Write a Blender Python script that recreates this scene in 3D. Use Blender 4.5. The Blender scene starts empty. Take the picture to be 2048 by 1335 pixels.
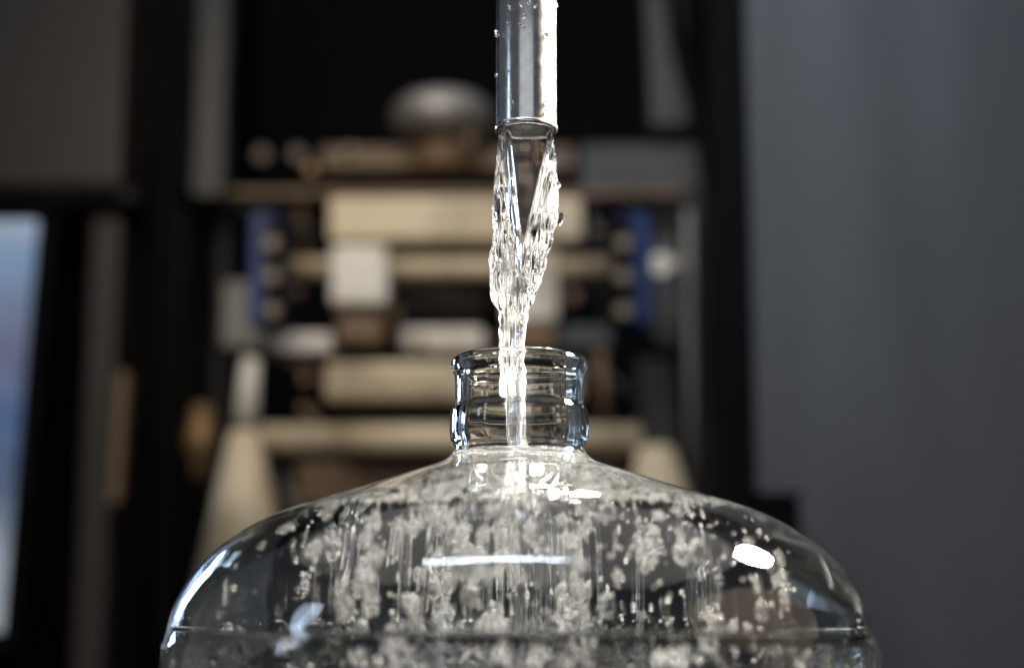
import bpy, bmesh, math, random
from mathutils import Vector, Matrix, noise
random.seed(7)
R = math.radians
sc = bpy.context.scene
C = sc.collection

# ------------------------------------------------------------------ camera
D, EYE, TILT, F = 0.65, 0.327, R(10.4), 3450.0      # metres, metres, radians, pixels of a 2048 px wide frame
cam_d = bpy.data.cameras.new('camera')
cam = bpy.data.objects.new('camera', cam_d); C.objects.link(cam)
cam.location = (-0.0028, -D, EYE)
cam.rotation_euler = (R(90) + TILT, 0, 0)
cam_d.sensor_width = 36.0
cam_d.lens = F / 2048 * 36
cam_d.clip_start = 0.02; cam_d.clip_end = 60
cam_d.dof.use_dof = True
cam_d.dof.focus_distance = 0.655
cam_d.dof.aperture_fstop = 4.2
sc.camera = cam

# ------------------------------------------------------------------ render + exposure
sc.render.engine = 'CYCLES'
sc.cycles.use_denoising = True
sc.cycles.max_bounces = 28
sc.cycles.transmission_bounces = 26
sc.cycles.glossy_bounces = 14
sc.cycles.diffuse_bounces = 3
sc.cycles.caustics_reflective = True
sc.cycles.caustics_refractive = True
sc.cycles.blur_glossy = 0.1
sc.cycles.sample_clamp_indirect = 60
sc.view_settings.view_transform = 'Standard'
sc.view_settings.look = 'None'
sc.view_settings.exposure = 0.0
sc.view_settings.gamma = 1.0
sc.view_settings.use_curve_mapping = False

# ------------------------------------------------------------------ world: the dim hall around
w = bpy.data.worlds.new('World'); sc.world = w; w.use_nodes = True
bg = w.node_tree.nodes['Background']
bg.inputs[0].default_value = (0.80, 0.88, 1.0, 1); bg.inputs[1].default_value = 0.09

# ------------------------------------------------------------------ lamps
def lamp(name, loc, target, size, power, col, size_y=None, shape='RECTANGLE', spread=180):
    l = bpy.data.lights.new(name, 'AREA'); l.shape = shape
    l.size = size
    if size_y: l.size_y = size_y
    l.energy = power; l.color = col; l.spread = R(spread)
    o = bpy.data.objects.new(name, l); C.objects.link(o)
    o.location = loc
    o.rotation_euler = (Vector(target) - Vector(loc)).to_track_quat('-Z', 'Y').to_euler()
    return o
WARM, COOL = (1.0, 0.80, 0.55), (0.62, 0.78, 1.0)
key = lamp('key_lamp', (0.80, 0.41, 1.16), (0, -0.05, 0.38), 0.29, 90.0, (1.0, 0.925, 0.81), 0.20, shape='ELLIPSE', spread=50)
lamp('overhead_fill_lamp', (0.0, 0.1, 2.2), (0, 0.1, 0.0), 3.6, 15.0, (1.0, 0.97, 0.93), 3.0, shape='ELLIPSE')  # added overhead fill: lights the bubbles and veils the shoulder, no real skylight
lamp('back_lamp', (0.12, 0.98, 1.16), (0.02, 0, 0.40), 0.09, 1.3, (1.0, 0.93, 0.82), 0.09, shape='ELLIPSE', spread=70)
lamp('warm_wall_lamp', (0.98, -0.20, 0.68), (0, 0, 0.50), 0.95, 1.0, (1.0, 0.80, 0.58), 0.75, shape='ELLIPSE')
lamp('window_lamp', (-1.00, -0.36, 0.74), (0, 0, 0.48), 0.09, 0.30, COOL, 0.30, spread=120)
lamp('left_window_lamp', (-0.78, 1.12, 0.66), (0, 0, 0.42), 0.30, 2.2, (0.50, 0.68, 1.0), 0.34, spread=90)
lamp('tube_lamp', (-0.14, -0.42, 1.50), (-0.14, -0.2, 0.35), 0.66, 3.2, (0.72, 0.84, 1.0), 0.018)
lamp('hall_fill_lamp', (0, -2.6, 1.05), (0, 0, 0.5), 2.4, 6.0, (0.95, 0.96, 1.0), 1.3)  # added panel standing for the bright hall behind the camera, no known door
lamp('machine_fill_lamp', (-0.30, 0.40, 1.15), (-0.08, 1.25, 0.58), 0.30, 0.70, (1.0, 0.81, 0.57), 0.30, spread=80)  # added unseen fill that warms the cream bars from above
lamp('cabinet_fill_lamp', (-0.10, 0.15, 1.45), (0.36, 0.95, 0.95), 0.30, 0.85, (0.82, 0.91, 1.0), 0.30, spread=70)  # added narrow fill that grades the slate panel from its upper left

# ------------------------------------------------------------------ helpers
def mat(name):
    m = bpy.data.materials.new(name); m.use_nodes = True
    nt = m.node_tree
    for n in list(nt.nodes): nt.nodes.remove(n)
    out = nt.nodes.new('ShaderNodeOutputMaterial')
    return m, nt, out
def principled(name, col, rough=0.5, metal=0.0, var=0.12, scale=12.0, bump=0.0, spec=0.5, stretch=(1, 1, 1), dirt=None, dirt_amt=0.5, dirt_scale=6.0):
    m, nt, out = mat(name)
    p = nt.nodes.new('ShaderNodeBsdfPrincipled'); nt.links.new(p.outputs[0], out.inputs[0])
    p.inputs['Metallic'].default_value = metal
    p.inputs['Specular IOR Level'].default_value = spec
    tc = nt.nodes.new('ShaderNodeTexCoord'); mp = nt.nodes.new('ShaderNodeMapping')
    mp.inputs['Scale'].default_value = stretch
    nt.links.new(tc.outputs['Object'], mp.inputs[0])
    nz = nt.nodes.new('ShaderNodeTexNoise'); nz.inputs['Scale'].default_value = scale; nz.inputs['Detail'].default_value = 6
    nt.links.new(mp.outputs[0], nz.inputs['Vector'])
    rp = nt.nodes.new('ShaderNodeValToRGB')
    a = [max(0, c * (1 - var)) for c in col]; b = [min(1, c * (1 + var)) for c in col]
    rp.color_ramp.elements[0].color = (*a, 1); rp.color_ramp.elements[0].position = 0.3
    rp.color_ramp.elements[1].color = (*b, 1); rp.color_ramp.elements[1].position = 0.7
    nt.links.new(nz.outputs['Fac'], rp.inputs[0])
    last = rp.outputs[0]
    if dirt:
        n2 = nt.nodes.new('ShaderNodeTexNoise'); n2.inputs['Scale'].default_value = dirt_scale; n2.inputs['Detail'].default_value = 8
        nt.links.new(tc.outputs['Object'], n2.inputs['Vector'])
        r2 = nt.nodes.new('ShaderNodeValToRGB'); r2.color_ramp.elements[0].position = 0.48; r2.color_ramp.elements[1].position = 0.66
        r2.color_ramp.elements[1].color = (dirt_amt,) * 3 + (1,)
        nt.links.new(n2.outputs['Fac'], r2.inputs[0])
        mx = nt.nodes.new('ShaderNodeMixRGB'); mx.inputs[2].default_value = (*dirt, 1)
        nt.links.new(r2.outputs[0], mx.inputs[0]); nt.links.new(last, mx.inputs[1]); last = mx.outputs[0]
    nt.links.new(last, p.inputs['Base Color'])
    mr = nt.nodes.new('ShaderNodeMapRange'); mr.inputs['To Min'].default_value = rough * 0.8; mr.inputs['To Max'].default_value = min(1, rough * 1.2)
    nt.links.new(nz.outputs['Fac'], mr.inputs[0]); nt.links.new(mr.outputs[0], p.inputs['Roughness'])
    if bump:
        bp = nt.nodes.new('ShaderNodeBump'); bp.inputs['Strength'].default_value = bump; bp.inputs['Distance'].default_value = 0.002
        nt.links.new(nz.outputs['Fac'], bp.inputs['Height']); nt.links.new(bp.outputs[0], p.inputs['Normal'])
    return m
def clear(name, ior, disp=0.0, tint=(1, 1, 1), foam=0.0, rough=0.0):
    """clear dielectric; with disp the three primaries refract at slightly different index"""
    m, nt, out = mat(name)
    def g(col, n):
        s = nt.nodes.new('ShaderNodeBsdfGlass'); s.inputs['Color'].default_value = (*col, 1); s.inputs['IOR'].default_value = n
        s.inputs['Roughness'].default_value = rough
        return s.outputs[0]
    if disp:
        a = nt.nodes.new('ShaderNodeAddShader'); b = nt.nodes.new('ShaderNodeAddShader')
        nt.links.new(g((tint[0], 0, 0), ior - disp), a.inputs[0]); nt.links.new(g((0, tint[1], 0), ior), a.inputs[1])
        nt.links.new(a.outputs[0], b.inputs[0]); nt.links.new(g((0, 0, tint[2]), ior + disp * 1.4), b.inputs[1])
        mw = nt.nodes.new('ShaderNodeMixShader'); mw.inputs[0].default_value = .15
        nt.links.new(g(tint, ior), mw.inputs[1]); nt.links.new(b.outputs[0], mw.inputs[2])
        last = mw.outputs[0]
    else:
        last = g(tint, ior)
    if foam:
        d = nt.nodes.new('ShaderNodeBsdfDiffuse'); d.inputs[0].default_value = (0.90, 0.90, 0.90, 1)
        t = nt.nodes.new('ShaderNodeBsdfTranslucent'); t.inputs[0].default_value = (0.90, 0.90, 0.90, 1)
        m1 = nt.nodes.new('ShaderNodeMixShader'); m1.inputs[0].default_value = 0.5
        nt.links.new(d.outputs[0], m1.inputs[1]); nt.links.new(t.outputs[0], m1.inputs[2])
        m2 = nt.nodes.new('ShaderNodeMixShader'); m2.inputs[0].default_value = foam
        nt.links.new(last, m2.inputs[1]); nt.links.new(m1.outputs[0], m2.inputs[2]); last = m2.outputs[0]
    nt.links.new(last, out.inputs[0])
    return m
M = {}
M['glass'] = clear('bottle_glass', 1.50, tint=(0.985, 0.99, 0.985))
M['water'] = clear('clear_water', 1.333)
M['stream'] = clear('stream_water', 1.333)
m = M['stream_aerated'] = clear('aerated_stream_water', 1.333, foam=0.5)
nt = m.node_tree; tc = nt.nodes.new('ShaderNodeTexCoord'); ae = nt.nodes.new('ShaderNodeAttribute'); ae.attribute_name = 'aeration'
nz = nt.nodes.new('ShaderNodeTexNoise'); nz.inputs['Scale'].default_value = 420; mp = nt.nodes.new('ShaderNodeMapping'); mp.inputs['Scale'].default_value = (1, 1, .12)
nt.links.new(tc.outputs['Object'], mp.inputs[0]); nt.links.new(mp.outputs[0], nz.inputs['Vector'])
rp = nt.nodes.new('ShaderNodeMapRange'); nt.links.new(nz.outputs['Fac'], rp.inputs[0])
rp.inputs['From Min'].default_value = .45; rp.inputs['From Max'].default_value = .65; rp.inputs['To Max'].default_value = 2.2
mu = nt.nodes.new('ShaderNodeMath'); mu.operation = 'MULTIPLY'; nt.links.new(ae.outputs['Fac'], mu.inputs[0]); nt.links.new(rp.outputs[0], mu.inputs[1])
for n in nt.nodes:
    if n.type == 'MIX_SHADER' and n.inputs[1].links and n.inputs[1].links[0].from_node.type == 'BSDF_GLASS': nt.links.new(mu.outputs[0], n.inputs[0])
M['bubble'] = clear('air_bubble_skin', 1.333)
M['foam'] = clear('foamy_bubble_skin', 1.333, foam=0.05, rough=0.02)
M['fine_foam'] = clear('fine_bubble_skin', 1.333, foam=0.15, rough=0.0)
M['cream'] = principled('cream_plastic', (0.62, 0.53, 0.38), 0.45, var=0.10, dirt=(0.20, 0.14, 0.08), dirt_amt=0.7, dirt_scale=9)
M['white_plastic'] = principled('white_plastic', (0.72, 0.70, 0.66), 0.4, var=0.06, dirt=(0.26, 0.20, 0.14), dirt_amt=0.7, dirt_scale=10)
M['black'] = principled('black_rubber', (0.004, 0.004, 0.005), 0.7, var=0.3, spec=.06)
M['dark_metal'] = principled('dark_painted_steel', (0.016, 0.017, 0.019), 0.5, var=0.3, spec=.2, dirt=(0.10, 0.085, 0.06), dirt_amt=0.4)
M['grey_steel'] = principled('grey_painted_steel', (0.036, 0.041, 0.046), 0.5, var=0.35, dirt=(0.09, 0.08, 0.07), dirt_amt=0.6)
M['pale_steel'] = principled('pale_steel', (0.26, 0.26, 0.25), 0.5, var=0.2, dirt=(0.08, 0.07, 0.06), dirt_amt=0.6)
M['brown'] = principled('brown_stained_metal', (0.16, 0.10, 0.055), 0.5, var=0.25)
M['tan'] = principled('tan_wood', (0.17, 0.115, 0.07), 0.55, var=0.2, stretch=(6, 6, 1))
M['brass'] = principled('dull_brass', (0.30, 0.19, 0.09), 0.5, metal=0.6, var=0.2)
M['blue'] = principled('blue_painted_metal', (0.003, 0.030, 0.16), 0.5, var=0.2, dirt=(0.02, 0.02, 0.03), dirt_amt=0.4)
M['bolt'] = principled('zinc_bolt', (0.24, 0.20, 0.165), 0.6, metal=0.2)
M['alu'] = principled('cast_aluminium', (0.40, 0.39, 0.37), 0.5, metal=0.7, var=0.3, dirt=(0.25, 0.18, 0.1), dirt_amt=0.5)
M['panel_right'] = principled('slate_grey_panel', (0.077, 0.087, 0.100), 0.45, var=0.22, scale=3, stretch=(4, 1, 0.4))
M['panel_left'] = principled('warm_grey_panel', (0.032, 0.027, 0.021), 0.55, var=0.12, scale=4)
M['wall'] = principled('dark_wall', (0.004, 0.004, 0.005), 0.9, var=0.2, spec=.03)
M['table'] = principled('dark_conveyor', (0.05, 0.05, 0.05), 0.5, var=0.2)

def mesh_obj(name, verts, faces, material, parent=None, smooth=False):
    me = bpy.data.meshes.new(name); me.from_pydata(verts, [], faces); me.update()
    if smooth: me.shade_smooth()
    me.materials.append(material)
    o = bpy.data.objects.new(name, me); C.objects.link(o)
    if parent: o.parent = parent
    return o
def empty(name, loc, label, cat, group=None):
    o = bpy.data.objects.new(name, None); C.objects.link(o); o.location = loc
    o.empty_display_size = 0.02
    tag(o, label, cat, group); return o
def tag(o, label, cat, group=None):
    o['label'] = label; o['category'] = cat
    if group: o['group'] = group
def bm_obj(name, bm, material, parent=None, smooth=False):
    me = bpy.data.meshes.new(name); bm.to_mesh(me); bm.free()
    if smooth: me.shade_smooth()
    me.materials.append(material)
    o = bpy.data.objects.new(name, me); C.objects.link(o)
    if parent:
        o.parent = parent; o.matrix_parent_inverse = Matrix.Translation(parent.location).inverted()
    return o
CT, ST = math.cos(TILT), math.sin(TILT)
def at(px, py, Y):
    """the point of the plane y = Y that the lens puts at that place of the photograph"""
    x, u = (px - 1024) / F, (667.5 - py) / F
    y, z = CT - u * ST, ST + u * CT
    k = (Y + D) / y
    return Vector((cam.location.x + x * k, Y, EYE + z * k))
def zat(py, Y=0.0): return at(1024, py, Y).z
def wat(npx, py, Y=0.0): return (at(1024 + npx, py, Y) - at(1024, py, Y)).length
def box(name, x0, y0, x1, y1, Y, depth, material, parent=None, bev=0.004, lean=0.0, top=None):
    """a bevelled block whose front face spans those corners on the plane y = Y"""
    a, b = at(x0, y1, Y), at(x1, y0, Y)
    bm = bmesh.new(); bmesh.ops.create_cube(bm, size=1.0)
    for v in bm.verts:
        v.co = Vector(((v.co.x + .5) * (b.x - a.x) + a.x, (v.co.y + .5) * depth + Y, (v.co.z + .5) * (b.z - a.z) + a.z))
        if v.co.z > (a.z + b.z) / 2:
            v.co.x += lean
            if top: v.co.x = (a.x + b.x) / 2 + lean + (v.co.x - lean - (a.x + b.x) / 2) * top
    if bev: bmesh.ops.bevel(bm, geom=bm.edges[:] , offset=min(bev, depth * .3, abs(b.x - a.x) * .3, abs(b.z - a.z) * .3), segments=2, affect='EDGES', profile=.6)
    return bm_obj(name, bm, material, parent)
def rod(name, p, q, r, material, parent=None, r2=None, seg=24):
    bm = bmesh.new(); p, q = Vector(p), Vector(q); d = q - p
    bmesh.ops.create_cone(bm, cap_ends=True, segments=seg, radius1=r, radius2=r if r2 is None else r2, depth=d.length,
                          matrix=Matrix.Translation((p + q) / 2) @ d.to_track_quat('Z', 'Y').to_matrix().to_4x4())
    es = [e for e in bm.edges if len(e.link_faces) == 2 and e.calc_face_angle(0) > 0.9]
    bmesh.ops.bevel(bm, geom=es, offset=min(r * .15, .003), segments=2, affect='EDGES')
    for f in bm.faces: f.smooth = len(f.verts) == 4
    return bm_obj(name, bm, material, parent)
def lathe(name, prof, material, centre, parent=None, seg=48, axis=None):
    bm = bmesh.new(); rings = []
    for r, z in prof:
        rings.append([bm.verts.new((r * math.cos(2 * math.pi * k / seg), r * math.sin(2 * math.pi * k / seg), z)) for k in range(seg)])
    for a, b in zip(rings, rings[1:]):
        for k in range(seg): bm.faces.new((a[k], a[(k + 1) % seg], b[(k + 1) % seg], b[k]))
    for f in bm.faces: f.smooth = True
    if axis: bmesh.ops.transform(bm, matrix=axis, verts=bm.verts)
    bmesh.ops.translate(bm, vec=Vector(centre), verts=bm.verts)
    return bm_obj(name, bm, material, parent)
def smooth_path(pts, step):
    """Catmull-Rom through the points, resampled about every step"""
    out = []
    P = [pts[0]] + list(pts) + [pts[-1]]
    for i in range(1, len(P) - 2):
        p0, p1, p2, p3 = (Vector(P[i + k]) for k in (-1, 0, 1, 2))
        n = max(1, int((p2 - p1).length / step))
        for k in range(n):
            t = k / n
            out.append(.5 * ((2 * p1) + (p2 - p0) * t + (2 * p0 - 5 * p1 + 4 * p2 - p3) * t * t + (3 * p1 - p0 - 3 * p2 + p3) * t ** 3))
    out.append(Vector(P[-1])); return out
def lerp_table(tab, x):
    if x <= tab[0][0]: return tab[0][1:]
    for a, b in zip(tab, tab[1:]):
        if x <= b[0]:
            t = (x - a[0]) / (b[0] - a[0]); t = t * t * (3 - 2 * t)
            return tuple(p + (q - p) * t for p, q in zip(a[1:], b[1:]))
    return tab[-1][1:]

# ------------------------------------------------------------------ the hall behind
hall = mesh_obj('wall_back', [(-4, 3.2, -1), (4, 3.2, -1), (4, 3.2, 4), (-4, 3.2, 4)], [(0, 1, 2, 3)], M['wall'])
hall['kind'] = 'structure'
bm = bmesh.new(); bmesh.ops.create_cube(bm, size=1.0)
for v in bm.verts: v.co = Vector((v.co.x * 1.6, v.co.y * .36, v.co.z * .04 - .021))
bmesh.ops.bevel(bm, geom=bm.edges[:], offset=.006, segments=2, affect='EDGES')
fl = mesh_obj('floor', [(-5, -5, -.8), (5, -5, -.8), (5, 3.2, -.8), (-5, 3.2, -.8)], [(0, 1, 2, 3)], M['table']); fl['kind'] = 'structure'
tb = bm_obj('table_surface', bm, M['table']); tb['kind'] = 'structure'

# right cabinet: a tall slate panel door with an edge strip, and the dark box in front of it
YR = 0.95
cab = empty('steel_cabinet', (at(1750, 2200, YR).x, YR, 0), 'tall slate grey steel cabinet filling the right side', 'cabinet')
box('door_panel', 1484, -320, 2700, 2300, YR, 0.04, M['panel_right'], cab, bev=.006)
box('edge_strip', 1468, -320, 1482, 2300, YR - .006, 0.03, M['black'], cab, bev=.003)
dk = empty('junction_box', at(1545, 1300, YR - .12), 'low black box in front of the slate cabinet, behind the bottle shoulder', 'box')
box('housing', 1492, 992, 1602, 1300, YR - .10, .07, M['black'], dk, bev=.008)
box('lid', 1488, 984, 1606, 991, YR - .105, .08, M['black'], dk, bev=.003)

# left cabinet and its lower bay
YL = 1.15
lc = empty('wall_cabinet', (at(120, 1900, YL).x, YL, 0), 'dark warm grey machine cabinet at the far left', 'cabinet')
box('upper_panel', -700, -320, 268, 374, YL, .4, M['panel_left'], lc, bev=.008)
box('rail', -700, 378, 272, 402, YL + .02, .3, M['dark_metal'], lc)
box('rail', -700, 405, 262, 428, YL + .04, .3, M['black'], lc)
box('lower_panel', 112, 432, 242, 1900, YL + .03, .3, M['panel_left'], lc, bev=.008)
box('trim_strip', 214, 742, 248, 1005, YL, .03, M['tan'], lc, lean=.004)
box('side_post', 250, 300, 300, 1900, YL + .08, .2, M['black'], lc)
box('side_post', 302, 420, 372, 1900, YL + .20, .2, M['dark_metal'], lc)

# the lit screen at the left edge
m, nt, out = mat('screen_picture')
em = nt.nodes.new('ShaderNodeEmission'); tc = nt.nodes.new('ShaderNodeTexCoord'); sp = nt.nodes.new('ShaderNodeSeparateXYZ')
nt.links.new(tc.outputs['Generated'], sp.inputs[0])
rp = nt.nodes.new('ShaderNodeValToRGB'); nt.links.new(sp.outputs['Z'], rp.inputs[0])
cr = rp.color_ramp
for i, (p, c) in enumerate([(0, (.42, .46, .50)), (1, (.42, .50, .62)), (.16, (.34, .40, .47)), (.34, (.11, .15, .24)), (.5, (.09, .15, .29)), (.66, (.16, .18, .28)), (.8, (.21, .27, .40)), (.9, (.24, .36, .55))]):
    e = cr.elements[i] if i < 2 else cr.elements.new(p)
    e.position = p; e.color = (*c, 1)
nz = nt.nodes.new('ShaderNodeTexNoise'); nz.inputs['Scale'].default_value = 9; nt.links.new(tc.outputs['Generated'], nz.inputs['Vector'])
mx = nt.nodes.new('ShaderNodeMixRGB'); mx.blend_type = 'SOFT_LIGHT'; mx.inputs[0].default_value = .5
nt.links.new(rp.outputs[0], mx.inputs[1]); nt.links.new(nz.outputs['Fac'], mx.inputs[2]); nt.links.new(mx.outputs[0], em.inputs[0])
em.inputs[1].default_value = .75; nt.links.new(em.outputs[0], out.inputs[0]); M['screen'] = m
scn = empty('display_screen', at(20, 1290, YL - .05), 'lit bluish display screen in a black frame at the left edge', 'screen')
def slanted(name, q, Y, depth, material, parent):
    pts = [at(x, y, Y) for x, y in q]
    v = [tuple(p) for p in pts] + [(p.x, p.y + depth, p.z) for p in pts]
    f = [(3, 2, 1, 0), (4, 5, 6, 7)] + [(i, (i + 1) % 4, (i + 1) % 4 + 4, i + 4) for i in range(4)]
    o = mesh_obj(name, v, f, material); o.parent = parent; o.matrix_parent_inverse = Matrix.Translation(parent.location).inverted()
    return o
slanted('picture', [(-600, 440), (74, 440), (2, 1262), (-600, 1262)], YL - .05, .004, M['screen'], scn)
slanted('bezel', [(-620, 428), (114, 428), (34, 1300), (-620, 1300)], YL - .042, .02, M['black'], scn)

# ------------------------------------------------------------------ the bottling machine behind the bottle
Y0 = 1.15
mc = empty('bottling_machine', (at(950, 1700, Y0).x, Y0, 0), 'dark bottling machine with cream bars and blue brackets behind the bottle', 'machine')
def dup_child(o, dx, dz=0, dy=0):
    c = o.copy(); C.objects.link(c); c.parent = o.parent; c.matrix_parent_inverse = o.matrix_parent_inverse.copy()
    c.location = o.location + Vector((dx, dy, dz)); return c
def dxp(npx, py, Y): return (at(1024 + npx, py, Y) - at(1024, py, Y)).x
# frame
box('frame_post', 380, -300, 466, 392, Y0 + .05, .05, M['grey_steel'], mc)
box('frame_post', 392, 398, 462, 1700, Y0 + .12, .05, M['dark_metal'], mc)
box('frame_post', 1305, -300, 1368, 252, Y0 + .12, .05, M['grey_steel'], mc, lean=-.012)
box('frame_post', 1388, 372, 1462, 1700, Y0 + .08, .05, M['dark_metal'], mc)
box('frame_post', 1292, 716, 1352, 1700, Y0 + .10, .05, M['grey_steel'], mc)
box('side_plate', 1162, 288, 1400, 398, Y0 + .14, .02, M['grey_steel'], mc)
box('side_plate', 1310, 404, 1390, 690, Y0 + .16, .02, M['grey_steel'], mc)
box('back_plate', 466, -300, 1466, 1700, Y0 + .55, .02, M['black'], mc)
# dome lamp housing on its stem
c = at(885, 232, Y0 + .12); s = wat(1, 232, Y0 + .12)
lathe('dome_cover', [(2 * s, 46 * s), (40 * s, 44 * s), (78 * s, 33 * s), (98 * s, 14 * s), (104 * s, -8 * s), (98 * s, -28 * s), (70 * s, -42 * s), (1 * s, -46 * s)], M['alu'], c, mc)
lathe('dome_stem', [(28 * s, -46 * s), (26 * s, -66 * s), (58 * s, -70 * s), (60 * s, -112 * s), (40 * s, -122 * s), (1 * s, -124 * s)], M['brown'], c, mc)
box('cross_bar', 640, 292, 1150, 338, Y0 + .15, .05, M['brown'], mc)
box('cross_bar', 452, 376, 1400, 392, Y0 + .10, .03, M['brown'], mc, bev=.002)
for x in (527, 598):
    p = at(x, 317, Y0 + .2); rod('knob', p, p + Vector((0, -.02, 0)), wat(15, 317, Y0 + .2), M['bolt'], mc)
# cream guide bars, rollers and blocks
box('guide_bar', 656, 392, 1164, 478, Y0, .06, M['cream'], mc, bev=.006)
box('guide_bar', 648, 722, 1164, 800, Y0, .06, M['cream'], mc, bev=.006)
rod('shaft', at(562, 535, Y0 + .03), at(1364, 535, Y0 + .03), wat(21, 535, Y0), M['cream'], mc)
rod('roller', at(520, 877, Y0 - .02), at(1280, 877, Y0 - .02), wat(29, 877, Y0), M['cream'], mc)
box('bearing_block', 660, 488, 776, 606, Y0 - .02, .08, M['white_plastic'], mc, bev=.006)
box('bearing_block', 1010, 488, 1116, 640, Y0 + .02, .08, M['white_plastic'], mc, bev=.006)
box('block_foot', 672, 610, 766, 684, Y0, .06, M['brown'], mc, bev=.006)
box('block_foot', 1016, 644, 1110, 690, Y0 + .03, .06, M['brown'], mc, bev=.006)
rod('drive_wheel', at(790, 650, Y0 + .02), at(800, 650, Y0 + .02), wat(42, 650, Y0), M['brown'], mc)
box('dark_infill', 800, 582, 966, 646, Y0 + .2, .05, M['dark_metal'], mc)  # dark block in place of the machine's shaded interior, not a real part
box('ledge', 536, 664, 664, 702, Y0 + .02, .05, M['white_plastic'], mc)
box('ledge', 800, 654, 966, 700, Y0 + .05, .05, M['white_plastic'], mc)
box('ledge', 1104, 650, 1224, 696, Y0 + .05, .05, M['grey_steel'], mc)
box('cover_plate', 440, 560, 532, 694, Y0 + .06, .03, M['pale_steel'], mc, bev=.006)
p = at(1322, 528, Y0 - .02); rod('end_cap', p, p + Vector((.004, .03, 0)), wat(24, 528, Y0), M['white_plastic'], mc)
# blue brackets with their bolts
for x0, x1, xb in ((494, 568, 547), (1234, 1300, 1246)):
    br = box('bracket', x0, 424, x1, 648, Y0 - .03, .04, M['blue'], mc, bev=.005)
    box('clamp_bar', xb - 22, 430, xb + 22, 652, Y0 - .042, .011, M['black'], br, bev=.003)
    for yb in (490, 556, 624):
        p = at(xb, yb, Y0 - .044)
        rod('bolt', p, p + Vector((0, -.012, 0)), wat(15, yb, Y0), M['bolt'], br)
# splayed legs
rod('strut', at(502, 716, Y0 - .02), at(490, 856, Y0 - .02), wat(17, 716, Y0), M['white_plastic'], mc, r2=wat(24, 716, Y0))
rod('leg_cone', at(488, 860, Y0 - .06), at(488, 1180, Y0 - .06), wat(27, 860, Y0), M['cream'], mc, r2=wat(98, 860, Y0))
rod('leg_cone', at(1310, 892, Y0 - .04), at(1330, 1180, Y0 - .04), wat(34, 860, Y0), M['cream'], mc, r2=wat(110, 860, Y0))
box('lower_tray', 590, 924, 1240, 1010, Y0 + .12, .08, M['brown'], mc)
box('lower_tray', 600, 1014, 1240, 1120, Y0 + .05, .08, M['dark_metal'], mc)
# clutter of the machine: stays, pipes and fittings
for (xa, ya, xb2, yb2, dy, r, mm) in [(470, 410, 655, 470, .10, 7, 'grey_steel'), (600, 400, 610, 520, .12, 9, 'brown'), (1180, 410, 1215, 690, .10, 8, 'grey_steel'), (790, 560, 1000, 600, .14, 8, 'brown'),
        (560, 705, 640, 760, .04, 9, 'brown'), (1170, 730, 1290, 800, .06, 10, 'grey_steel'), (560, 940, 600, 1040, .02, 9, 'pale_steel'), (700, 820, 1180, 826, .05, 7, 'brown'), (1200, 700, 1210, 846, .05, 12, 'brown'), (600, 810, 640, 846, .02, 10, 'tan'), (1376, 420, 1384, 980, .05, 9, 'pale_steel')]:
    rod('stay_rod', at(xa, ya, Y0 + dy), at(xb2, yb2, Y0 + dy), wat(r, 600, Y0), M[mm], mc, seg=12)
for (x, y, r, mm) in [(620, 350, 12, 'brass'), (700, 312, 11, 'bolt'), (935, 292, 12, 'tan'), (1120, 340, 10, 'bolt'), (838, 690, 10, 'brass'), (1140, 600, 16, 'brown'), (590, 590, 14, 'brown'), (1190, 470, 10, 'bolt'), (980, 690, 9, 'bolt'), (1350, 640, 15, 'bolt'), (610, 765, 10, 'brass')]:
    p = at(x, y, Y0 + .06); rod('fitting', p, p + Vector((.003, -.02, .002)), wat(r, y, Y0), M[mm], mc, seg=8)
# brass valve beside the machine
c = at(402, 880, Y0 + .02); s = wat(1, 880, Y0 + .02)
lathe('valve_body', [(1 * s, 72 * s), (22 * s, 70 * s), (24 * s, 30 * s), (34 * s, 22 * s), (34 * s, -26 * s), (22 * s, -34 * s), (22 * s, -76 * s), (1 * s, -78 * s)], M['brass'], c, mc)
# hoses down the right side
def hose(pts, r, material, parent, name='hose'):
    P = smooth_path([at(x, y, Y) for x, y, Y in pts], .01)
    bm = bmesh.new(); rings = []
    for i, p in enumerate(P):
        t = (P[min(i + 1, len(P) - 1)] - P[max(i - 1, 0)]).normalized(); q = t.to_track_quat('Z', 'X')
        rings.append([bm.verts.new(p + q @ Vector((r * math.cos(a * math.pi / 6), r * math.sin(a * math.pi / 6), 0))) for a in range(12)])
    for a, b in zip(rings, rings[1:]):
        for k in range(12): bm.faces.new((a[k], a[(k + 1) % 12], b[(k + 1) % 12], b[k]))
    for f in bm.faces: f.smooth = True
    return bm_obj(name, bm, material, parent)
hose([(1330, -250, Y0), (1350, 60, Y0), (1400, 260, Y0 - .02), (1425, 480, Y0 - .03), (1430, 760, Y0), (1432, 1300, Y0)], .008, M['black'], mc)
hose([(1440, -250, Y0 - .05), (1436, 300, Y0 - .05), (1444, 700, Y0 - .05), (1436, 1300, Y0 - .05)], .010, M['black'], mc)
hose([(330, -250, Y0), (345, 70, Y0), (335, 500, Y0), (330, 1300, Y0)], .012, M['black'], mc)

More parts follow.
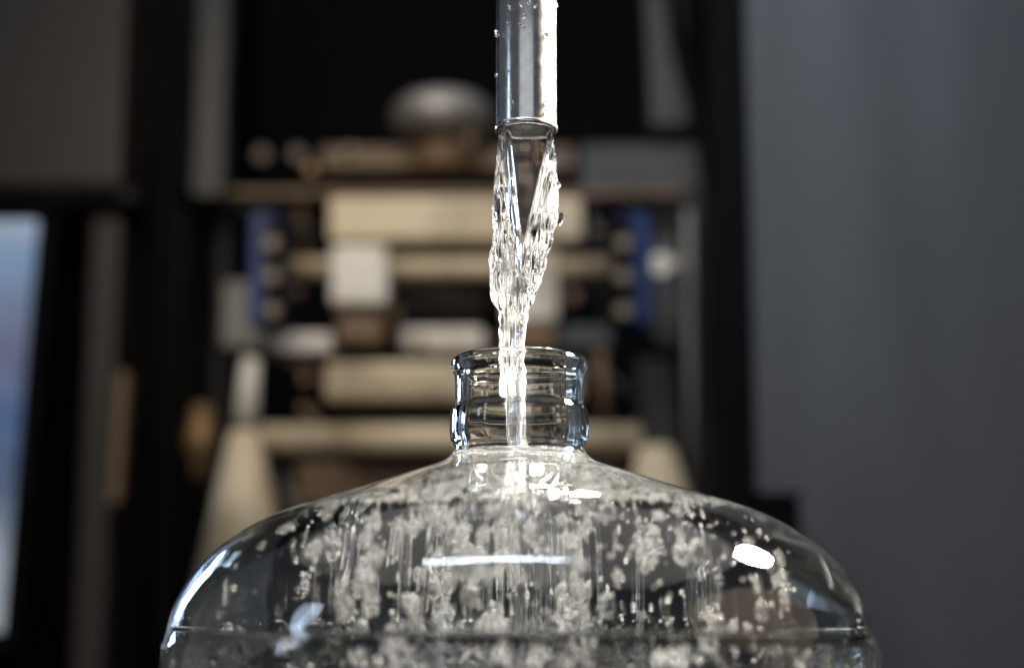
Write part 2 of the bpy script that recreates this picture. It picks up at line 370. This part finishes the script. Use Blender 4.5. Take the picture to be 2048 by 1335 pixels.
# ------------------------------------------------------------------ the glass bottle
outer_px = [  # (half width, image row) of the silhouette, in photograph pixels
    (120, 713), (127, 715), (134, 720), (137.5, 728), (137, 737), (133, 745), (129.5, 752), (128.5, 765), (128.5, 802), (129, 811),
    (133, 815.5), (137.5, 823), (139.5, 835), (139.8, 850), (139.5, 868), (138, 879), (133.5, 886), (130.5, 893), (132, 903), (140, 914), (156, 924), (184, 935),
    (230, 950), (290, 970), (350, 989), (415, 1008), (475, 1029), (525, 1051), (570, 1078), (612, 1108), (648, 1143), (677, 1183), (698, 1225), (710, 1268),
    (713, 1278), (715.5, 1284), (719, 1290), (720, 1300), (721, 1340)]
def rad(h, y):
    r = wat(h, y); return r / math.sqrt(1 + (r / D) ** 2)      # a round silhouette is tangent to the line of sight
outer = [Vector((rad(h, y), zat(y))) for h, y in outer_px]
body_r = outer[-1].x
outer += [Vector((body_r, .30)), Vector((body_r, .20)), Vector((body_r, .06)), Vector((body_r, .02)), Vector((body_r - .004, .007)), Vector((body_r - .014, .001)), Vector((body_r - .03, .0008)), Vector((.05, .004)), Vector((.0005, .006))]
zr = zat(1286)
OP = smooth_path(outer, .0016)
# inner wall: offset of the outer one
def offset(path, fn):
    out = []
    for i, p in enumerate(path):
        t = (path[min(i + 1, len(path) - 1)] - path[max(i - 1, 0)]).normalized()
        n = Vector((t.y, -t.x))          # points to the axis side for a path that runs downwards
        out.append(p + n * fn(p))
    return out
rim_z, neck_r = zat(713), wat(112, 760)
inner = [Vector((wat(117, 713), rim_z - .0001)), Vector((wat(115, 716), zat(716))), Vector((wat(114, 723), zat(723))), Vector((wat(115, 760), zat(760))), Vector((wat(115, 806), zat(806))),
         Vector((wat(119, 826), zat(826))), Vector((wat(122, 850), zat(850))), Vector((wat(121, 872), zat(872))), Vector((wat(117, 890), zat(890))), Vector((wat(119, 910), zat(912))), Vector((wat(134, 926), zat(928)))]
inner += [Vector((rad(h, y) - dr, zat(y) - dz)) for h, y, dr, dz in
          ((184, 935, .001, .0032), (230, 950, .001, .003), (290, 970, .001, .003), (350, 989, .001, .003), (415, 1008, .001, .003), (475, 1029, .0013, .0028), (525, 1051, .0016, .0025), (570, 1078, .002, .002), (612, 1108, .0024, .0017),
           (648, 1143, .0027, .0012), (677, 1183, .003, .0008), (698, 1225, .0031, .0004), (712, 1278, .0031, 0), (721, 1340, .0042, 0))]
inner += [Vector((body_r - .0042, .20)), Vector((body_r - .0042, .03)), Vector((body_r - .012, .012)), Vector((body_r - .03, .009)), Vector((.05, .010)), Vector((.0005, .012))]
IP = smooth_path(inner, .0016)
SEG = 240
def ridged(v): return 1 - abs(noise.noise(v)) * 2
def r_out(p, a):
    r = p.x
    if p.y < zr:                                   # moulded, hammered band below the ridge
        k = min(1, (zr - p.y) / .004)
        f = .5 + .5 * math.cos(a * 46)
        r += k * (.0009 * (f - .5) + .0011 * noise.noise(Vector((math.cos(a) * 17, math.sin(a) * 17, p.y * 120))) + .0006 * noise.noise(Vector((math.cos(a) * 45, math.sin(a) * 45, p.y * 260))))
    else:
        r += .00010 * (p.x / .13) * noise.noise(Vector((math.cos(a) * 2.2, math.sin(a) * 2.2, p.y * 14)))
    return r
def r_in(p, a):
    r = p.x
    neck = p.y > zat(912)
    amp = .00028 if neck else .00055
    r += amp * noise.noise(Vector((math.cos(a) * 3.5, math.sin(a) * 3.5, p.y * 22 + 5)))
    r += amp * .35 * noise.noise(Vector((math.cos(a) * 9, math.sin(a) * 9, p.y * 30 + 9)))
    return r
def revolve(paths):
    """paths: list of (path, radius function); one continuous strip -> verts, faces, row heights"""
    rows = []
    for path, fn in paths:
        for p in path:
            rows.append([((fn(p, 2 * math.pi * k / SEG)) * math.cos(2 * math.pi * k / SEG), (fn(p, 2 * math.pi * k / SEG)) * math.sin(2 * math.pi * k / SEG), p.y) for k in range(SEG)])
    V = [v for r in rows for v in r]
    Fc = []
    for i in range(len(rows) - 1):
        for k in range(SEG):
            a, b = i * SEG + k, i * SEG + (k + 1) % SEG
            Fc.append((a, b, b + SEG, a + SEG))
    return V, Fc, len(rows)
# strip: bottom centre of the outside -> up -> rim -> down the inside
full = [(list(reversed(OP)), r_out), (IP, r_in)]
V, Fc, nrow = revolve(full)
me = bpy.data.meshes.new('whole'); me.from_pydata(V, [], Fc); me.update()
VN = [v.normal.copy() for v in me.vertices]
bpy.data.meshes.remove(me)
bottle = empty('glass_bottle', (0, 0, 0), 'large clear glass carboy with ringed neck, full of bubbling water', 'bottle')
zs = [p.y for p in reversed(OP)] + [p.y for p in IP]
cuts = [('lip', zat(749), 9), ('neck', zat(905), zat(749)), ('shoulder', zat(1280), zat(905)), ('body', -1, zat(1280))]
row_part = []
for i in range(nrow - 1):
    zm = (zs[i] + zs[i + 1]) / 2
    row_part.append(next(n for n, lo, hi in cuts if lo <= zm < hi))
for nme, lo, hi in cuts:
    idx, vv, nn, ff = {}, [], [], []
    for i in range(nrow - 1):
        if row_part[i] != nme: continue
        for k in range(SEG):
            f = Fc[i * SEG + k]; g = []
            for q in f:
                if q not in idx: idx[q] = len(vv); vv.append(V[q]); nn.append(VN[q])
                g.append(idx[q])
            ff.append(g)
    o = mesh_obj(nme, vv, ff, M['glass'], bottle, True)
    o.data.normals_split_custom_set_from_vertices(nn)

# ------------------------------------------------------------------ the water in the bottle
LEVEL = zat(914)
wp = [p for p in IP if p.y < LEVEL - .0008]
wprof = offset(wp, lambda p: -.0006)
def r_w(p, a): return r_in(p, a)
topr = wprof[0].x + .0004
surf = []
NR = 26
for i in range(NR + 1):
    surf.append(Vector((max(.0004, topr * i / NR), LEVEL)))
V, Fc, n = revolve([(surf, lambda p, a: p.x), (wprof, lambda p, a: r_w(p, a))])
V = [Vector(v) for v in V]
jx = at(1024, 905, 0).x
for i in range((NR + 1) * SEG):
    v = V[i]; rr = math.hypot(v.x, v.y)
    d = math.hypot(v.x + .0025, v.y)
    k = max(0, 1 - rr / topr) ** .3
    v.z += k * (.0012 * math.sin(d * 1400) * math.exp(-d * 70) + .0014 * noise.noise(Vector((v.x * 240, v.y * 240, 3))) - .002 * math.exp(-(d / .006) ** 2))
water = mesh_obj('water_in_bottle', [tuple(v) for v in V], Fc, M['water'], None, True)
tag(water, 'clear water filling the glass carboy up to the neck, swirling with air bubbles', 'water')
me = water.data
bm = bmesh.new(); bm.from_mesh(me); bmesh.ops.recalc_face_normals(bm, faces=bm.faces); bm.to_mesh(me); bm.free(); me.shade_smooth()

def in_radius(z):
    best = None
    for a, b in zip(IP, IP[1:]):
        if b.y <= z <= a.y: best = a.x + (b.x - a.x) * ((a.y - z) / max(1e-9, a.y - b.y))
    return best if best is not None else 0.13
def ico(sub):
    bm = bmesh.new(); bmesh.ops.create_icosphere(bm, subdivisions=sub, radius=1.0); return bm
def bubble_mesh(name, sub, spheres, rough=0.0, seed=0, material='bubble'):
    """an air pocket: a smooth union of lobes, faces turned to the water"""
    bm = ico(sub)
    for v in bm.verts:
        d = v.co.normalized(); best = 0.0; acc = 0
        for c, r in spheres:
            c = Vector(c); b = d.dot(c); disc = b * b - c.length_squared + r * r
            t = b + math.sqrt(disc) if disc > 0 else 0
            acc += max(0, t) ** 18
        t = acc ** (1 / 18)
        t *= 1 + rough * noise.noise(d * 2.3 + Vector((seed, 0, 0)))
        v.co = d * t
    for f in bm.faces: f.smooth = True
    bmesh.ops.reverse_faces(bm, faces=bm.faces)
    me = bpy.data.meshes.new(name); bm.to_mesh(me); bm.free(); me.materials.append(M[material]); return me
rb = random.Random(11)
single = [bubble_mesh('air_bubble', 3, [((0, 0, 0), 1)], .25, s) for s in range(4)]
def bead_cluster(seed):
    rr = random.Random(seed); beads_ = []
    for k in range(400):
        if len(beads_) > rr.randint(16, 34): break
        r = rr.choice((.18, .24, .3, .38, .48))
        d = Vector((rr.gauss(0, 1), rr.gauss(0, 1), rr.gauss(0, 1))).normalized() * (rr.random() ** .6) * .85
        if all((d - q).length > (r + t) * .98 for q, t in beads_): beads_.append((d, r))
    b0 = ico(2); v0 = [v.co.copy() for v in b0.verts]; f0 = [[v.index for v in f.verts] for f in b0.faces]; b0.free()
    vv, ff = [], []
    for d, r in beads_:
        o = len(vv); k = rr.uniform(.9, 1.2)
        vv.extend([tuple(d + Vector((v.x, v.y, v.z * k)) * r) for v in v0]); ff.extend([[o + q for q in reversed(f)] for f in f0])
    me = bpy.data.meshes.new('bubble_cluster'); me.from_pydata(vv, [], ff); me.update(); me.shade_smooth(); me.materials.append(M['foam']); return me
lump = [bead_cluster(40 + k) for k in range(9)]
def put(me, name, loc, sc_, parent=water):
    o = bpy.data.objects.new(name, me); C.objects.link(o); o.parent = parent
    o.location = loc; o.scale = sc_; o.rotation_euler = (rb.uniform(-.4, .4), rb.uniform(-.4, .4), rb.uniform(0, 6.28))
    return o
# big lumpy pockets drifting in the shoulder
placed = []
def free(p, r):
    for q, s in placed:
        if (p - q).length < (r + s) * .9: return False
    return True
tries = 0; n = 0
while n < 85 and tries < 9000:
    tries += 1
    z = rb.uniform(zat(1345), zat(1010)); rmax = in_radius(z) - .016
    x = rb.gauss(-.004, .052); y = rb.uniform(-.115, -.01)
    if math.hypot(x, y) > rmax: continue
    s = rb.uniform(.0020, .0048)
    p = Vector((x, y, z))
    if not free(p, s): continue
    placed.append((p, s)); n += 1
    put(rb.choice(lump), 'bubble_cluster', p, (s * rb.uniform(.7, 1.0), s * rb.uniform(.7, 1), s * rb.uniform(.9, 1.4)))
tries = n = 0
while n < 140 and tries < 8000:
    tries += 1
    z = rb.uniform(zat(1290), zat(1000)); rmax = in_radius(z) - .006
    x = rb.gauss(0, .055); y = rb.uniform(-.115, .06)
    if math.hypot(x, y) > rmax: continue
    s = rb.choice((.0010, .0014, .0020, .0028)) * rb.uniform(.85, 1.15); p = Vector((x, y, z))
    if not free(p, s): continue
    placed.append((p, s)); n += 1
    put(rb.choice(single), 'air_bubble', p, (s, s, s * rb.uniform(.9, 1.5)))
# small bubbles gathered under the sloping glass: one mass
bm = bmesh.new(); base = ico(1); bv = [v.co.copy() for v in base.verts]; bf = [[v.index for v in f.verts] for f in base.faces]; base.free()
VV, FF = [], []
def add_small(p, s):
    o = len(VV); rz = rb.uniform(.8, 1.25)
    VV.extend([(p.x + v.x * s, p.y + v.y * s, p.z + v.z * s * rz) for v in bv]); FF.extend([[o + i for i in reversed(f)] for f in bf])
bm.free()
for k in range(7500):
    t = rb.random() ** 1.15
    z = zat(1050) + (zat(922) - zat(1050)) * t
    a = rb.uniform(0, 6.283) if rb.random() < .35 else rb.gauss(-1.57, .9)
    r = in_radius(z) - .0012 - rb.expovariate(1 / .005)
    if r < .002: continue
    add_small(Vector((r * math.cos(a), r * math.sin(a), z - .0014)), rb.uniform(.0003, .0011) * (1 if rb.random() < .85 else 1.8))
for k in range(1900):
    z = rb.uniform(zat(1350), zat(1000)); x = rb.gauss(0, .05); y = rb.uniform(-.12, .1)
    if math.hypot(x, y) > in_radius(z) - .003: continue
    add_small(Vector((x, y, z)), rb.uniform(.0003, .0009))
sm = mesh_obj('small_bubbles', VV, FF, M['fine_foam'], water, True); sm['kind'] = 'stuff'
# the plunging column: long air ropes pulled down by the stream
ropes = []
for s in range(5):
    bm = ico(4)
    for v in bm.verts:
        d = v.co.copy()
        k = 1 + .45 * noise.noise(Vector((d.x * 1.2, d.y * 1.2, d.z * 3 + s * 7))) + .25 * noise.noise(Vector((d.x * 4, d.y * 4, d.z * 2 + s)))
        v.co = Vector((d.x * k, d.y * k, d.z)) + Vector((.5 * noise.noise(Vector((s, 0, d.z * 1.3))), .5 * noise.noise(Vector((s, 9, d.z * 1.3))), 0))
    for f in bm.faces: f.smooth = True
    bmesh.ops.reverse_faces(bm, faces=bm.faces)
    me = bpy.data.meshes.new('air_streak'); bm.to_mesh(me); bm.free(); me.materials.append(M['bubble']); ropes.append(me)
for k in range(46):
    a = rb.uniform(0, 6.283); r = abs(rb.gauss(0, .016))
    zc = rb.uniform(zat(1300), zat(1090)); h = rb.uniform(.006, .016)
    put(rb.choice(ropes), 'air_streak', Vector((r * math.cos(a) * 1.5, r * math.sin(a), zc)), (rb.uniform(.0006, .0016), rb.uniform(.0006, .0016), h)).rotation_euler = (rb.gauss(0, .05), rb.gauss(0, .05), a)

# ------------------------------------------------------------------ the steel filling pipe
PX = at(1052.5, 262, 0).x; PZ = zat(262); PR = wat(61.5, 262)
m, nt, out = mat('brushed_stainless')
p = nt.nodes.new('ShaderNodeBsdfPrincipled'); nt.links.new(p.outputs[0], out.inputs[0])
p.inputs['Base Color'].default_value = (.70, .69, .68, 1); p.inputs['Metallic'].default_value = 1
tc = nt.nodes.new('ShaderNodeTexCoord'); mp = nt.nodes.new('ShaderNodeMapping'); mp.inputs['Scale'].default_value = (1, 1, .05)
nt.links.new(tc.outputs['Object'], mp.inputs[0])
nz = nt.nodes.new('ShaderNodeTexNoise'); nz.inputs['Scale'].default_value = 1500; nz.inputs['Detail'].default_value = 4; nt.links.new(mp.outputs[0], nz.inputs['Vector'])
n2 = nt.nodes.new('ShaderNodeTexNoise'); n2.inputs['Scale'].default_value = 260; n2.inputs['Detail'].default_value = 8; nt.links.new(tc.outputs['Object'], n2.inputs['Vector'])
mr = nt.nodes.new('ShaderNodeMapRange'); mr.inputs['From Min'].default_value = .35; mr.inputs['From Max'].default_value = .7; mr.inputs['To Min'].default_value = .15; mr.inputs['To Max'].default_value = .26
nt.links.new(n2.outputs['Fac'], mr.inputs[0]); nt.links.new(mr.outputs[0], p.inputs['Roughness'])
bp = nt.nodes.new('ShaderNodeBump'); bp.inputs['Strength'].default_value = .05; bp.inputs['Distance'].default_value = .0004
nt.links.new(nz.outputs['Fac'], bp.inputs['Height']); nt.links.new(bp.outputs[0], p.inputs['Normal'])
M['steel'] = m
pipe = empty('filling_pipe', (PX, 0, PZ), 'wet brushed stainless steel filling pipe pointing down above the bottle neck', 'pipe')
prof = [(PR - .0016, .30), (PR, .30), (PR, .02), (PR, .0022)]
lathe('tube', [(PR - .0016, .0005), (PR - .0016, .03), (PR - .0016, .30), (PR - .0002, .3), (PR - .0002, .03), (PR - .0002, .0018)], M['steel'], (PX, 0, PZ), pipe, seg=96)
lathe('end_bead', [(PR - .00145, .0022), (PR - .0015, .0002), (PR - .0012, -.0004), (PR - .0004, -.0005), (PR + .0002, .0001), (PR + .0003, .0009), (PR + .0001, .0016), (PR - .0003, .0022)], M['steel'], (PX, 0, PZ), pipe, seg=96)

# ------------------------------------------------------------------ the falling stream
tab = [  # image row, left edge, right edge
    (215, 997, 1107), (262, 996, 1108), (285, 996, 1107), (320, 994, 1109), (360, 993, 1114), (400, 989, 1113), (440, 987, 1110), (480, 985, 1101), (520, 984, 1090), (560, 985, 1078),
    (600, 991, 1064), (630, 1000, 1054), (660, 1003, 1050), (700, 1003, 1049), (760, 1004, 1047), (830, 1008, 1046), (925, 1012, 1048)]
NS, NV = 200, 520
SV, SF, SA = [], [], []
ytop, ybot = 225, 922
for j in range(NV):
    y = ytop + (ybot - ytop) * j / (NV - 1)
    l, r = lerp_table(tab, y)
    cxp, hw = (l + r) / 2, (r - l) / 2
    c = at(cxp, y, 0); hwm = wat(hw, y)
    zc = c.z
    c.x += .0011 * noise.noise(Vector((7.7, 0, y * .018))) * min(1, max(0, (y - 640) / 80))
    dep = hwm * (1.0 if y < 300 else max(.62, 1 - (y - 300) / 500))
    xl = 1010 + max(0, y - 290) / 280 * 28; xr = 1106 - max(0, y - 290) / 280 * 65      # the clear V between the two ropes
    grow = min(1, max(0, (y - 262) / 60))
    for k in range(NS):
        a = 2 * math.pi * k / NS
        sx, cy = math.cos(a), math.sin(a)
        xpix = cxp + hw * sx
        if xl < xr:
            inside = min(xpix - xl, xr - xpix) / 13
        else:
            inside = -1
        calm = max(0.0, min(1.0, inside)); calm = calm * calm * (3 - 2 * calm)
        film = 1 - .70 * calm * min(1, max(0, (y - 226) / 24))
        amp = (1 - .88 * calm) * grow
        # flow lines lean towards the meeting point of the V
        lean = (xpix - 1040) / 100.0
        fx = xpix + (y - 500) * .28 * max(-1, min(1, lean))
        q = Vector((fx * .075, cy * 2.2, y * .0048))
        d = .70 * ridged(q) + .26 * ridged(q * 2.1 + Vector((3, 1, y * .004))) + .05 * noise.noise(Vector((fx * .30, cy * 8, y * .018)))
        d += .50 * noise.noise(Vector((sx * 1.3 + 4, cy * 1.3, y * .020))) * min(1, max(0, (y - 330) / 150))
        d += .22 * noise.noise(Vector((sx * 2.2, cy * 2.2 + 8, y * .040))) * min(1, max(0, (y - 300) / 60))
        dr = (d - .55) * .0021 * amp * (1.0 if y < 640 else .8)
        if y < 300: dr = min(dr, .0006)
        SA.append((1 - calm) * min(1, max(0, (y - 275) / 50)) * (.032 + .025 * min(1, max(0, (y - 540) / 90))))
        SV.append((c.x + (hwm + dr) * sx, (dep + dr) * cy * film, zc + .0004 * amp * noise.noise(Vector((fx * .1, cy * 3, y * .05 + 20)))))
for j in range(NV - 1):
    for k in range(NS):
        a, b = j * NS + k, j * NS + (k + 1) % NS
        SF.append((a, a + NS, b + NS, b))
SF.append([k for k in range(NS)]); SF.append([(NV - 1) * NS + k for k in reversed(range(NS))])
stream = mesh_obj('water_stream', SV, SF, M['stream_aerated'], None, True)
at_ = stream.data.attributes.new('aeration', 'FLOAT', 'POINT'); at_.data.foreach_set('value', SA)
tag(stream, 'glittering stream of clear water falling from the steel pipe into the bottle', 'water stream')
bm = bmesh.new(); bm.from_mesh(stream.data); bmesh.ops.recalc_face_normals(bm, faces=bm.faces); bm.to_mesh(stream.data); bm.free(); stream.data.shade_smooth()

# loose blobs torn off the stream, drops on the pipe
def drop_mesh(name, seed, flat=1.0):
    bm = ico(3)
    for v in bm.verts:
        d = v.co.copy(); k = 1 + .35 * noise.noise(d * 1.4 + Vector((seed, 0, 0)))
        v.co = Vector((d.x * k, d.y * k * flat, d.z * k))
    for f in bm.faces: f.smooth = True
    me = bpy.data.meshes.new(name); bm.to_mesh(me); bm.free(); me.materials.append(M['stream']); return me
blob = [drop_mesh('stream_blob', s * 2.7) for s in range(4)]
for i, (x, y, wpx, hpx) in enumerate([(1121, 438, 6, 14), (1117, 372, 5, 8), (990, 432, 6, 10), (984, 520, 6, 22), (988, 590, 7, 20), (1068, 560, 6, 16), (1060, 585, 6, 13), (1002, 668, 5, 16), (996, 712, 14, 8), (1046, 640, 4, 12)]):
    o = put(blob[i % 4], 'stream_blob', at(x, y, -.002), (wat(wpx, y), wat(wpx, y), wat(hpx, y)), stream); o.rotation_euler = (0, rb.uniform(-.3, .3), rb.uniform(0, 6))
beads = [drop_mesh('water_droplet', 20 + s, 1) for s in range(3)]
spots = [(-.72, 70, 3), (-.55, 15, 3.6), (-.60, 48, 3), (-.57, 142, 2.4), (-.18, 8, 4.4), (-.08, 30, 4.6), (-.10, 53, 4.8), (-.2, 48, 3), (.62, 22, 4), (.68, 70, 4.6), (.3, 12, 3), (-.97, 66, 6), (-.98, 150, 3), (.66, 205, 4), (-.45, 205, 3), (.97, 12, 4), (-.5, 175, 2.5), (.1, 5, 3), (.66, 225, 2.6)]
ordn = ['first', 'second', 'third', 'fourth', 'fifth', 'sixth', 'seventh', 'eighth']
def side(v): return 'left outer edge' if v < -.9 else 'left half' if v < -.3 else 'middle' if v < .4 else 'right outer edge' if v > .9 else 'bright right half'
count = {}
for i, (s, y, r) in enumerate(sorted(spots, key=lambda t: t[1])):
    a = math.asin(s); z = zat(y, -PR * math.cos(a))
    o = put(beads[i % 3], 'water_droplet', Vector((PX + (PR + .0002) * s, -(PR + .0002) * math.cos(a), z)), (wat(r, 100), wat(r * .55, 100), wat(r * 1.2, 100)), None)
    o.rotation_euler = (0, 0, a)
    k = count.get(side(s), 0); count[side(s)] = k + 1
    tag(o, '%s clear droplet from the top on the %s of the steel pipe' % (ordn[k], side(s)), 'droplet', 'droplets on the filling pipe')
